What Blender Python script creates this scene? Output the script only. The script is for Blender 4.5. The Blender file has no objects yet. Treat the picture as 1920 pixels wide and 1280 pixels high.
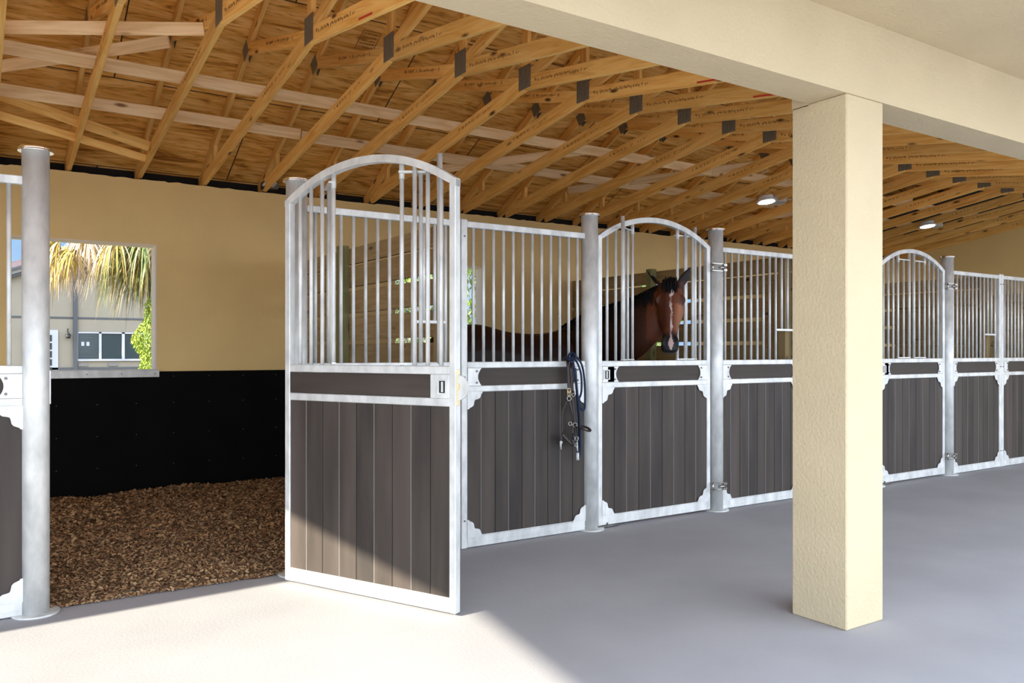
import bpy, math, random
from mathutils import Vector, Matrix
random.seed(7)
SC = bpy.context.scene
COL = SC.collection
# ------------------------------------------------------------------ camera, world, sun, exposure
CX, CH = 0.0, 1.4
cam_d = bpy.data.cameras.new('camera'); cam = bpy.data.objects.new('camera', cam_d); COL.objects.link(cam)
cam.location = (0, 0, CH); cam.rotation_euler = (math.radians(90), 0, math.radians(-33.5256))
cam_d.sensor_width = 36; cam_d.lens = 1541.585/1920*36; cam_d.shift_y = 19.3/1920; cam_d.clip_start = .05; cam_d.clip_end = 400
SC.camera = cam
w = bpy.data.worlds.new('sky'); SC.world = w; w.use_nodes = True
nt = w.node_tree; nt.nodes.clear()
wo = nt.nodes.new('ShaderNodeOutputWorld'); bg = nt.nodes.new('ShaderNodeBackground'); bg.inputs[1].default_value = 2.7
tc = nt.nodes.new('ShaderNodeTexCoord'); sp = nt.nodes.new('ShaderNodeSeparateXYZ'); cr = nt.nodes.new('ShaderNodeValToRGB')
cr.color_ramp.elements[0].position = 0.0; cr.color_ramp.elements[0].color = (.42, .68, 1, 1)
cr.color_ramp.elements[1].position = 0.6; cr.color_ramp.elements[1].color = (.20, .46, .95, 1)
ns = nt.nodes.new('ShaderNodeTexNoise'); ns.inputs['Scale'].default_value = 3.2; ns.inputs['Detail'].default_value = 6
cr2 = nt.nodes.new('ShaderNodeValToRGB'); cr2.color_ramp.elements[0].position = .5; cr2.color_ramp.elements[1].position = .68
mx = nt.nodes.new('ShaderNodeMixRGB'); mx.inputs[2].default_value = (.95, .97, 1, 1)
mh = nt.nodes.new('ShaderNodeMapRange'); mh.inputs['From Min'].default_value = -.5; mh.inputs['From Max'].default_value = .3; mh.inputs['To Min'].default_value = .62; mh.inputs['To Max'].default_value = 0
mw = nt.nodes.new('ShaderNodeMixRGB'); mw.inputs[2].default_value = (.93, .94, .98, 1)
L = nt.links.new
L(tc.outputs['Generated'], sp.inputs[0]); L(sp.outputs[2], cr.inputs[0]); L(tc.outputs['Generated'], ns.inputs['Vector'])
L(ns.outputs[0], cr2.inputs[0]); L(cr2.outputs[0], mx.inputs[0]); L(cr.outputs[0], mx.inputs[1])
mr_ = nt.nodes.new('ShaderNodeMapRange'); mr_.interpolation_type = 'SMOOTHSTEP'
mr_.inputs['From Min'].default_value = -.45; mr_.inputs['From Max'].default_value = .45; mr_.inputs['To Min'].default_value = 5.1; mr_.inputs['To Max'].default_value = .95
L(sp.outputs[1], mr_.inputs[0]); L(mr_.outputs[0], bg.inputs[1])  # sky strength raised behind the camera as added fill for the interior
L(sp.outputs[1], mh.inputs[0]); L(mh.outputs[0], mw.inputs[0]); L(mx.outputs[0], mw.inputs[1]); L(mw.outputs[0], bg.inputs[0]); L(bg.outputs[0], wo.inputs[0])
sl = bpy.data.lights.new('sun', 'SUN'); sun = bpy.data.objects.new('sun', sl); COL.objects.link(sun)
sl.energy = 16.5; sl.angle = math.radians(.7); sl.color = (1, .92, .76)
SUN_DIR = Vector((1, .07, -.484)).normalized()
sun.rotation_euler = SUN_DIR.to_track_quat('-Z', 'Y').to_euler(); sun.location = (-10, 0, 8)
SC.view_settings.view_transform = 'Standard'; SC.view_settings.look = 'None'
SC.view_settings.exposure = 0.0; SC.view_settings.gamma = 1; SC.view_settings.use_curve_mapping = False

# ------------------------------------------------------------------ materials
def mat(name, base, rough=.6, metal=0.0, scale=None, var=.15, col2=None, stretch=(1, 1, 1), bump=0, bscale=None,
        detail=4, dist=0.0, randv=0.0, spec=None, ramp=(.3, .7)):
    m = bpy.data.materials.new(name); m.use_nodes = True; t = m.node_tree; b = t.nodes['Principled BSDF']
    b.inputs['Roughness'].default_value = rough; b.inputs['Metallic'].default_value = metal
    if spec is not None: b.inputs['Specular IOR Level'].default_value = spec
    col = None
    if scale:
        tx = t.nodes.new('ShaderNodeTexCoord'); mp = t.nodes.new('ShaderNodeMapping'); mp.inputs['Scale'].default_value = stretch
        t.links.new(tx.outputs['Object'], mp.inputs[0])
        oi = t.nodes.new('ShaderNodeObjectInfo')
        if randv:
            vm = t.nodes.new('ShaderNodeVectorMath'); vm.operation = 'ADD'
            cmb = t.nodes.new('ShaderNodeMath'); cmb.operation = 'MULTIPLY'; cmb.inputs[1].default_value = 37.0
            t.links.new(oi.outputs['Random'], cmb.inputs[0]); t.links.new(cmb.outputs[0], vm.inputs[1]); t.links.new(mp.outputs[0], vm.inputs[0]); vec = vm.outputs[0]
        else: vec = mp.outputs[0]
        n = t.nodes.new('ShaderNodeTexNoise'); n.inputs['Scale'].default_value = scale; n.inputs['Detail'].default_value = detail; n.inputs['Distortion'].default_value = dist
        t.links.new(vec, n.inputs['Vector'])
        r = t.nodes.new('ShaderNodeValToRGB'); r.color_ramp.elements[0].position, r.color_ramp.elements[1].position = ramp
        c2 = col2 or tuple(min(1, c*(1+var)) for c in base); c1 = base if col2 else tuple(c*(1-var) for c in base)
        r.color_ramp.elements[0].color = (*c1, 1); r.color_ramp.elements[1].color = (*c2, 1)
        t.links.new(n.outputs[0], r.inputs[0]); col = r.outputs[0]
        if randv:
            hs = t.nodes.new('ShaderNodeHueSaturation'); mr = t.nodes.new('ShaderNodeMapRange')
            mr.inputs['To Min'].default_value = 1-randv; mr.inputs['To Max'].default_value = 1+randv
            t.links.new(oi.outputs['Random'], mr.inputs[0]); t.links.new(mr.outputs[0], hs.inputs['Value']); t.links.new(col, hs.inputs['Color']); col = hs.outputs[0]
        t.links.new(col, b.inputs['Base Color'])
        if bump:
            nb = t.nodes.new('ShaderNodeTexNoise'); nb.inputs['Scale'].default_value = bscale or scale; nb.inputs['Detail'].default_value = 5
            t.links.new(vec, nb.inputs['Vector']); bp = t.nodes.new('ShaderNodeBump'); bp.inputs['Strength'].default_value = bump; bp.inputs['Distance'].default_value = .01
            t.links.new(nb.outputs[0], bp.inputs['Height']); t.links.new(bp.outputs[0], b.inputs['Normal'])
    else: b.inputs['Base Color'].default_value = (*base, 1)
    return m

M = {}
M['stucco'] = mat('stucco', (.55, .45, .285), .9, 0, 3, .04, bump=.5, bscale=55)
M['tanwall'] = mat('tan_wall', (.82, .61, .27), .85, 0, 1.5, .05, bump=.15, bscale=40)
M['reveal'] = mat('reveal_paint', (.80, .71, .58), .7, 0, 2, .03)
M['concrete'] = mat('concrete', (.325, .322, .332), .85, 0, 1.1, .07, detail=9, bump=.12, bscale=60, ramp=(.35, .65))
M['galv'] = mat('galvanised_steel', (.50, .51, .495), .45, .25, 14, .2, col2=(.74, .745, .72), stretch=(1, 1, .5), detail=6, randv=.05, bump=.05, bscale=40)
M['galv_dark'] = mat('dark_bolt_steel', (.16, .16, .155), .4, .7)
M['chrome'] = mat('polished_cap_steel', (.85, .82, .78), .12, 1)
M['plank'] = mat('composite_plank', (.030, .0235, .019), .6, 0, 9, .2, col2=(.062, .048, .039), spec=.3, randv=.08, stretch=(1, 1, .12), detail=7, bump=.15, bscale=22)
M['plank2'] = mat('composite_plank_b', (.036, .028, .023), .6, 0, 7, .2, col2=(.072, .056, .046), stretch=(1, 1, .1), detail=7, spec=.3)
M['plank3'] = mat('composite_plank_c', (.026, .021, .018), .6, 0, 11, .2, col2=(.052, .041, .034), stretch=(1, 1, .14), detail=7, spec=.3)
M['board'] = mat('composite_board', (.030, .023, .018), .6, 0, 9, .2, col2=(.062, .047, .038), spec=.3, stretch=(.15, 1, 1), detail=7, bump=.15, bscale=22)
M['seam'] = mat('light_seam', (.24, .22, .21), .6)
M['rubber'] = mat('black_rubber', (.004, .004, .004), .85, 0, 3, .2, spec=.1)
M['dullblack'] = mat('dull_black', (.006, .006, .006), .9)
M['brass'] = mat('brass', (.75, .62, .38), .35, .7)
M['plate'] = mat('nail_plate_steel', (.20, .195, .17), .45, .35, 60, .25, stretch=(1, 1, .2))
M['iron'] = mat('black_iron', (.02, .02, .02), .5, .3)
M['ink'] = mat('ink', (.34, .17, .045), .8)
M['red'] = mat('red_chalk', (.6, .06, .03), .8)
M['mat_lead'] = mat('navy_rope', (.005, .016, .048), .8, 0, 60, .5)
M['leather'] = mat('brown_leather', (.016, .008, .006), .5, 0, 20, .3)
M['white'] = mat('white_paint', (.8, .82, .85), .5)
M['ringsteel'] = mat('ring_steel', (.42, .40, .37), .25, .9)
M['wire'] = mat('white_cable', (.7, .68, .62), .5)

def wood(name, c1, c2, cd, rand=.16, knots=True, sx=1.0):
    m = bpy.data.materials.new(name); m.use_nodes = True; t = m.node_tree; b = t.nodes['Principled BSDF']; b.inputs['Roughness'].default_value = .7
    N = t.nodes.new; K = t.links.new
    tx = N('ShaderNodeTexCoord'); oi = N('ShaderNodeObjectInfo'); ml = N('ShaderNodeMath'); ml.operation = 'MULTIPLY'; ml.inputs[1].default_value = 41
    K(oi.outputs['Random'], ml.inputs[0]); va = N('ShaderNodeVectorMath'); va.operation = 'ADD'; K(tx.outputs['Object'], va.inputs[0]); K(ml.outputs[0], va.inputs[1])
    mp = N('ShaderNodeMapping'); mp.inputs['Scale'].default_value = (1.1*sx, 14, 14); K(va.outputs[0], mp.inputs[0])
    n = N('ShaderNodeTexNoise'); n.inputs['Scale'].default_value = 1.6; n.inputs['Detail'].default_value = 6; n.inputs['Distortion'].default_value = 1.2; K(mp.outputs[0], n.inputs['Vector'])
    r = N('ShaderNodeValToRGB'); e = r.color_ramp.elements; e[0].position = .3; e[0].color = (*c1, 1); e[1].position = .62; e[1].color = (*c2, 1)
    K(n.outputs[0], r.inputs[0]); col = r.outputs[0]
    if knots:
        mp2 = N('ShaderNodeMapping'); mp2.inputs['Scale'].default_value = (2.2, 7, 7); K(va.outputs[0], mp2.inputs[0])
        v = N('ShaderNodeTexVoronoi'); v.inputs['Scale'].default_value = 1.0; K(mp2.outputs[0], v.inputs['Vector'])
        r2 = N('ShaderNodeValToRGB'); r2.color_ramp.elements[0].position = .06; r2.color_ramp.elements[0].color = (1, 1, 1, 1); r2.color_ramp.elements[1].position = .15; r2.color_ramp.elements[1].color = (0, 0, 0, 1)
        K(v.outputs['Distance'], r2.inputs[0]); mx = N('ShaderNodeMixRGB'); K(r2.outputs[0], mx.inputs[0]); K(col, mx.inputs[1]); mx.inputs[2].default_value = (*cd, 1); col = mx.outputs[0]
    hs = N('ShaderNodeHueSaturation'); mr = N('ShaderNodeMapRange'); mr.inputs['To Min'].default_value = 1-rand; mr.inputs['To Max'].default_value = 1+rand
    K(oi.outputs['Random'], mr.inputs[0]); K(mr.outputs[0], hs.inputs['Value']); K(col, hs.inputs['Color']); K(hs.outputs[0], b.inputs['Base Color'])
    return m
M['pine'] = wood('pine', (.76, .38, .075), (.97, .60, .19), (.11, .035, .01))
M['palepine'] = wood('pale_pine', (.72, .47, .21), (.90, .66, .38), (.25, .10, .03))
M['treated'] = wood('treated_pine', (.30, .21, .09), (.42, .31, .15), (.08, .04, .02), rand=.12)
M['greenpost'] = wood('green_treated_post', (.17, .18, .07), (.27, .26, .11), (.06, .05, .02), rand=.05)

def plywood():
    m = bpy.data.materials.new('plywood'); m.use_nodes = True; t = m.node_tree; b = t.nodes['Principled BSDF']; b.inputs['Roughness'].default_value = .8
    N = t.nodes.new; K = t.links.new
    tx = N('ShaderNodeTexCoord'); br = N('ShaderNodeTexBrick'); br.inputs['Scale'].default_value = 1; br.inputs['Brick Width'].default_value = 2.44; br.inputs['Row Height'].default_value = 1.22; br.inputs['Mortar Size'].default_value = .006
    br.inputs['Color1'].default_value = (.1, .1, .1, 1); br.inputs['Color2'].default_value = (.9, .9, .9, 1); br.inputs['Mortar'].default_value = (.5, .5, .5, 1)
    K(tx.outputs['Object'], br.inputs['Vector'])
    mp = N('ShaderNodeMapping'); mp.inputs['Scale'].default_value = (1.0, 6, 6); K(tx.outputs['Object'], mp.inputs[0])
    va = N('ShaderNodeVectorMath'); va.operation = 'MULTIPLY_ADD'; va.inputs[1].default_value = (7, 7, 7); K(br.outputs['Color'], va.inputs[0]); K(mp.outputs[0], va.inputs[2])
    n = N('ShaderNodeTexNoise'); n.inputs['Scale'].default_value = 1.5; n.inputs['Detail'].default_value = 8; n.inputs['Distortion'].default_value = 2.2; K(va.outputs[0], n.inputs['Vector'])
    r = N('ShaderNodeValToRGB'); e = r.color_ramp.elements; e[0].position = .3; e[0].color = (.38, .14, .018, 1); e[1].position = .66; e[1].color = (.97, .60, .20, 1)
    x = e.new(.45); x.color = (.80, .40, .075, 1)
    K(n.outputs[0], r.inputs[0])
    mp3 = N('ShaderNodeMapping'); mp3.inputs['Scale'].default_value = (3, 30, 30); K(tx.outputs['Object'], mp3.inputs[0])
    n3 = N('ShaderNodeTexNoise'); n3.inputs['Scale'].default_value = 2; n3.inputs['Detail'].default_value = 3; K(mp3.outputs[0], n3.inputs['Vector'])
    r3 = N('ShaderNodeValToRGB'); r3.color_ramp.elements[0].position = .28; r3.color_ramp.elements[0].color = (.45, .36, .28, 1); r3.color_ramp.elements[1].position = .42; r3.color_ramp.elements[1].color = (1, 1, 1, 1); K(n3.outputs[0], r3.inputs[0])
    mm = N('ShaderNodeMixRGB'); mm.blend_type = 'MULTIPLY'; mm.inputs[0].default_value = 1; K(r.outputs[0], mm.inputs[1]); K(r3.outputs[0], mm.inputs[2])
    m2 = N('ShaderNodeMixRGB'); K(br.outputs['Fac'], m2.inputs[0]); K(mm.outputs[0], m2.inputs[1]); m2.inputs[2].default_value = (.05, .025, .01, 1); K(m2.outputs[0], b.inputs['Base Color'])
    return m
M['ply'] = plywood()

# ------------------------------------------------------------------ mesh helpers
class MB:
    def __init__(s): s.v = []; s.f = []; s.mi = []; s.smooth = []
    def add(s, vs, fs, mi=0, sm=False):
        o = len(s.v); s.v += [tuple(p) for p in vs]
        for f in fs: s.f.append([i+o for i in f]); s.mi.append(mi); s.smooth.append(sm)
        return s
    def box(s, a, b, mi=0):
        x0, y0, z0 = a; x1, y1, z1 = b
        return s.add([(x0, y0, z0), (x1, y0, z0), (x1, y1, z0), (x0, y1, z0), (x0, y0, z1), (x1, y0, z1), (x1, y1, z1), (x0, y1, z1)],
                     [(0, 3, 2, 1), (4, 5, 6, 7), (0, 1, 5, 4), (1, 2, 6, 5), (2, 3, 7, 6), (3, 0, 4, 7)], mi)
    def bbox(s, a, b, c=.004, mi=0):
        # box with chamfered edges
        x0, y0, z0 = a; x1, y1, z1 = b; vs = []; idx = {}
        X = (x0, x0+c, x1-c, x1); Y = (y0, y0+c, y1-c, y1); Z = (z0, z0+c, z1-c, z1)
        def V(i, j, k):
            if (i, j, k) not in idx: idx[(i, j, k)] = len(vs); vs.append((X[i], Y[j], Z[k]))
            return idx[(i, j, k)]
        fs = [(V(1, 1, 0), V(1, 2, 0), V(2, 2, 0), V(2, 1, 0)), (V(1, 1, 3), V(2, 1, 3), V(2, 2, 3), V(1, 2, 3)),
              (V(1, 0, 1), V(2, 0, 1), V(2, 0, 2), V(1, 0, 2)), (V(1, 3, 1), V(1, 3, 2), V(2, 3, 2), V(2, 3, 1)),
              (V(0, 1, 1), V(0, 1, 2), V(0, 2, 2), V(0, 2, 1)), (V(3, 1, 1), V(3, 2, 1), V(3, 2, 2), V(3, 1, 2))]
        for k, kk in ((1, 0), (2, 3)):
            fs += [(V(1, 0, k), V(1, 1, kk), V(2, 1, kk), V(2, 0, k)), (V(1, 3, k), V(2, 3, k), V(2, 2, kk), V(1, 2, kk)),
                   (V(0, 1, k), V(0, 2, k), V(1, 2, kk), V(1, 1, kk)), (V(3, 1, k), V(2, 1, kk), V(2, 2, kk), V(3, 2, k))]
        for i, j, ii, jj in ((1, 1, 0, 0), (2, 1, 3, 0), (2, 2, 3, 3), (1, 2, 0, 3)):
            fs.append((V(i, jj, 1), V(i, jj, 2), V(ii, j, 2), V(ii, j, 1)))
            for k, kk in ((1, 0), (2, 3)): fs.append((V(i, j, kk), V(i, jj, k), V(ii, j, k)))
        return s.add(vs, fs, mi)
    def tube(s, p0, p1, r0, r1=None, n=12, mi=0, caps=True):
        return s.path([p0, p1], [r0, r1 or r0], n, mi, caps)
    def path(s, pts, rs, n=8, mi=0, caps=True, flat=1.0, up=None):
        pts = [Vector(p) for p in pts]
        if not isinstance(rs, (list, tuple)): rs = [rs]*len(pts)
        vs = []; fs = []; prev = None
        for i, p in enumerate(pts):
            d = (pts[min(i+1, len(pts)-1)]-pts[max(i-1, 0)]).normalized()
            if prev is None:
                u = Vector(up) if up else (Vector((0, 0, 1)) if abs(d.z) < .9 else Vector((1, 0, 0)))
            else: u = prev
            u = (u-d*u.dot(d)).normalized(); prev = u; v = d.cross(u)
            for k in range(n):
                a = 2*math.pi*k/n; vs.append(p+u*math.cos(a)*rs[i]+v*math.sin(a)*rs[i]*flat)
        for i in range(len(pts)-1):
            for k in range(n): k2 = (k+1) % n; fs.append((i*n+k, i*n+k2, (i+1)*n+k2, (i+1)*n+k))
        s.add(vs, fs, mi, True)
        if caps: 
            o = len(s.v)-len(vs)
            s.f.append([o+k for k in reversed(range(n))]); s.mi.append(mi); s.smooth.append(False)
            s.f.append([o+(len(pts)-1)*n+k for k in range(n)]); s.mi.append(mi); s.smooth.append(False)
        return s
    def ring(s, c, axis, R, r, n=20, m=8, mi=0, a0=0, a1=2*math.pi, sx=1, sz=1):
        ax = Vector(axis).normalized(); u = ax.orthogonal().normalized(); v = ax.cross(u)
        closed = abs(a1-a0-2*math.pi) < 1e-6
        pts = [Vector(c)+u*math.cos(a0+(a1-a0)*i/n)*R*sx+v*math.sin(a0+(a1-a0)*i/n)*R*sz for i in range(n+1)]
        return s.path(pts, r, m, mi, not closed)
    def prism(s, poly, y0, y1, mi=0, plane='xz'):
        # polygon in xz extruded along y (or 'yz' extruded along x)
        n = len(poly)
        if plane == 'xz': a = [(p[0], y0, p[1]) for p in poly]; b = [(p[0], y1, p[1]) for p in poly]
        elif plane == 'yz': a = [(y0, p[0], p[1]) for p in poly]; b = [(y1, p[0], p[1]) for p in poly]
        else: a = [(p[0], p[1], y0) for p in poly]; b = [(p[0], p[1], y1) for p in poly]
        return s.add(a+b, [tuple(range(n)), tuple(reversed(range(n, 2*n)))]+[(i, i+n, (i+1) % n+n, (i+1) % n) for i in range(n)], mi)
    def mesh(s, name, mats):
        me = bpy.data.meshes.new(name); me.from_pydata(s.v, [], s.f)
        if not isinstance(mats, (list, tuple)): mats = [mats]
        for m in mats: me.materials.append(m)
        me.polygons.foreach_set('material_index', s.mi); me.polygons.foreach_set('use_smooth', s.smooth)
        me.update()
        import bmesh
        if len(s.f) < 20000:
            bm = bmesh.new(); bm.from_mesh(me); bmesh.ops.recalc_face_normals(bm, faces=bm.faces); bm.to_mesh(me); bm.free()
        return me
    def obj(s, name, mats, parent=None, loc=None, rot=None):
        o = bpy.data.objects.new(name, s.mesh(name, mats)); COL.objects.link(o)
        if parent: o.parent = parent
        if loc: o.location = loc
        if rot: o.rotation_euler = rot
        return o
def tag(o, label=None, cat=None, group=None, kind=None):
    if label: o['label'] = label
    if cat: o['category'] = cat
    if group: o['group'] = group
    if kind: o['kind'] = kind
    return o
def empty(name, loc, rz=0):
    o = bpy.data.objects.new(name, None); COL.objects.link(o); o.location = loc; o.rotation_euler = (0, 0, rz); o.empty_display_size = .1
    return o
def copy_tree(o, parent=None):
    c = o.copy(); COL.objects.link(c)
    if parent: c.parent = parent; c.matrix_parent_inverse = o.matrix_parent_inverse
    for ch in [k for k in bpy.data.objects if k.parent == o]: copy_tree(ch, c)
    return c
def struct(name, mb, m, label=None):
    o = mb.obj(name, m); o['kind'] = 'structure'
    if label: o['label'] = label
    return o
def board(name, p0, p1, w, h, mt, parent=None, up=(0, 0, 1), base=None, off=0):
    """a sawn board as an object with X along its length; h across 'up', w the other way. p0,p1 centre line"""
    p0 = Vector(p0); p1 = Vector(p1); d = p1-p0; ln = d.length; d.normalize(); u = Vector(up); u = (u-d*u.dot(d)).normalized(); s_ = u.cross(d)
    key = (round(ln, 3), w, h, mt)
    if key not in board.cache: board.cache[key] = MB().bbox((0, -w/2, -h/2), (ln, w/2, h/2), .003).mesh(name, M[mt])
    o = bpy.data.objects.new(name, board.cache[key]); COL.objects.link(o)
    mtx = Matrix((d, s_, u)).transposed().to_4x4(); mtx.translation = p0
    if parent: o.parent = parent
    o.matrix_local = mtx
    return o
board.cache = {}

# ------------------------------------------------------------------ layout numbers
D = 5.07                      # line of the stall fronts
P0, DW, GW = .305, 1.426, 1.181
PER = DW+2*GW                 # one stall
YW = 8.66; ZW = 3.087         # back wall
YB0, YB1, ZB, ZC = 2.508, 2.732, 2.698, 3.09
YA, ZA = 5.58, 3.551          # truss kink
X0, SPX = .792, .61
XE = 14.27                    # right end wall
XL = -3.5                     # left end
mids = [P0+DW+GW+PER*i for i in range(-1, 4)]     # partitions: -0.88, 2.91, 6.70, 10.49, 14.28

# ------------------------------------------------------------------ structure
struct('floor', MB().box((-60, -60, -.2), (80, 80, 0)), M['concrete'])
# back wall with four window holes, slightly ragged top
def zdeck(y): return 4.065-.5*(y-7.13) if y > YA else 4.065-.5*((2*YA-y)-7.13)
WX = [(.32+PER*i, 1.55+PER*i) for i in range(-1, 4)]; WZ0, WZ1 = 1.215, 2.45
mb = MB(); T = .2
mb.box((XL, YW, 0), (XE+.2, YW+T, WZ0))
xs = XL
for a, b in WX:
    mb.box((xs, YW, WZ0), (a, YW+T, WZ1)); xs = b
mb.box((xs, YW, WZ0), (XE+.2, YW+T, WZ1))
mb.box((XL, YW, WZ1), (XE+.2, YW+T, 3.02))
x = XL; rnd = random.Random(3); z = ZW-.01
while x < XE+.2:
    x2 = min(x+rnd.uniform(.03, .12), XE+.2); z2 = ZW-.008+rnd.uniform(-.007, .007)
    mb.add([(x, YW, 3.02), (x2, YW, 3.02), (x2, YW, z2), (x, YW, z), (x, YW+T, 3.02), (x2, YW+T, 3.02), (x2, YW+T, z2), (x, YW+T, z)],
           [(0, 1, 2, 3), (5, 4, 7, 6), (3, 2, 6, 7), (0, 4, 5, 1), (0, 3, 7, 4), (1, 5, 6, 2)]); x, z = x2, z2
struct('wall_back', mb, M['tanwall'])
# window linings
for i, (a, b) in enumerate(WX):
    t_ = .012; y0, y1 = YW-.006, YW+T+.01
    mb = MB().box((a, y0, WZ1-t_), (b, y1, WZ1)).box((a, y0, WZ0), (a+t_, y1, WZ1-t_)).box((b-t_, y0, WZ0), (b, y1, WZ1-t_)).box((a+t_, y0, WZ0), (b-t_, y1, WZ0+t_))
    o = struct('window_%d' % (i+1), mb, M['reveal'])
    s = MB().bbox((a-.02, YW-.035, WZ0-.062), (b+.02, YW-.02, WZ0+.008), .003)
    s.box((a-.02, YW-.035, WZ0+.008), (b+.02, YW-.006, WZ0+.011))
    s_o = s.obj('window_sill', M['galv'], o); s_o['label'] = 'thin bright metal sill strip with small bolts'
    for k in range(5):
        xx = a+.02+(b-a-.04)*k/4; MB().tube((xx, YW-.039, WZ0-.028), (xx, YW-.034, WZ0-.028), .006, n=8).obj('sill_bolt', M['galv_dark'], s_o)
# rubber kick mats on the back wall, one run per stall
for i in range(-1, 4):
    a = mids[i] if i >= 0 else XL
    b = mids[i+1]
    if i == -1: a, b = XL, mids[0]
    o = MB().box((a+.03, YW-.018, 0), (min(b, XE)-.03, YW, 1.208)).obj('rubber_wall_mat', M['rubber'])
    where = ['left of the open stall', 'behind the open stall door, above the wood shavings', 'behind the brown horse', 'at the back of the stall right of the thick column', 'at the back of the stall nearest the end wall'][i+1]
    tag(o, 'black rubber kick mat, '+where, 'wall mat')
    if i == 0:
        x = a+.2; sm = MB().tube((0, -.002, 0), (0, .002, 0), .004, n=6).mesh('mat_screw', M['galv_dark'])
        while x < b-.1:
            for z in (1.16, .9, .6, .3):
                q = bpy.data.objects.new('mat_screw', sm); COL.objects.link(q); q.parent = o; q.location = (x, YW-.019, z)
            x += .34
# right end wall
prof = [(YB0, 0), (YW+T, 0), (YW+T, zdeck(YW+T)-.02), (YA, zdeck(YA)-.02), (YB0, zdeck(YB0)-.02)]
struct('wall_right', MB().prism(prof, XE, XE+.2, plane='yz'), M['tanwall'])
# left gable wall with the wide opening the sun comes through
Lz = lambda y: .49*(2.11+.167*(y-2.77)-XL)
YO = 4.585
mb = MB()
mb.prism([(YO, 0), (YW+T, 0), (YW+T, zdeck(YW+T)-.02), (YA, zdeck(YA)-.02), (YO, zdeck(YO)-.02)], XL, XL+.15, plane='yz')
mb.prism([(YB0, Lz(YB0)), (YO, Lz(YO)), (YO, zdeck(YO)-.02), (YB0, zdeck(YB0)-.02)], XL, XL+.15, plane='yz')
mb.prism([(1.0, Lz(1.0)), (YB0, Lz(YB0)), (YB0, ZC+.16), (1.0, ZC+.16)], XL, XL+.15, plane='yz')
struct('wall_left', mb, M['tanwall'])
# beam, column, porch soffit
mb = MB().box((XL+.15, YB0, ZB), (XE+.2, YB1, ZC)); mb.box((XL+.15, YB0, ZC), (XE+.2, YB0+.12, 3.26))
b_o = struct('wall_front', mb, M['stucco']); b_o['label'] = 'cream stucco beam carried by the column'
struct('ceiling', MB().box((XL+.15, .75, ZC), (XE+.2, YB0, ZC+.12)), M['stucco'])
col = MB().bbox((3.672, YB0, 0), (3.986, 2.8355, ZB), .006); col.box((3.672, YB1, ZB-.01), (3.986, 2.8355, ZC))
tag(col.obj('column', M['stucco']), 'thick square cream stucco column holding up the stucco beam', 'column')
# roof deck: two plywood slopes
ang = math.atan(.5); ln = (YW+.55-YA)/math.cos(ang)
for nm, sgn in (('trim_2', 1), ('trim_1', -1)):
    L_ = ln if sgn > 0 else (YA-YB0)/math.cos(ang)
    o = MB().box((0, -L_, 0), (XE-XL+.2, 0, .018)).obj('ceiling_back_slope' if sgn > 0 else 'ceiling_front_slope', M['ply']); o['kind'] = 'structure'
    o['label'] = 'plywood roof deck sloping down to the '+('back wall' if sgn > 0 else 'stucco beam')
    zt = zdeck(YA)
    if sgn > 0:
        o.rotation_euler = (ang, 0, math.pi); o.location = (XE+.2, YA, zt)
    else:
        o.rotation_euler = (ang, 0, 0); o.location = (XL, YA, zt)
o = MB().box((XL, YW+T+.02, ZW-.3), (XE+.2, YW+T+.06, 3.35)).obj('eave_shade_board', M['dullblack']); o['kind'] = 'structure'  # black board stands in for the shade between wall top and deck

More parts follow.
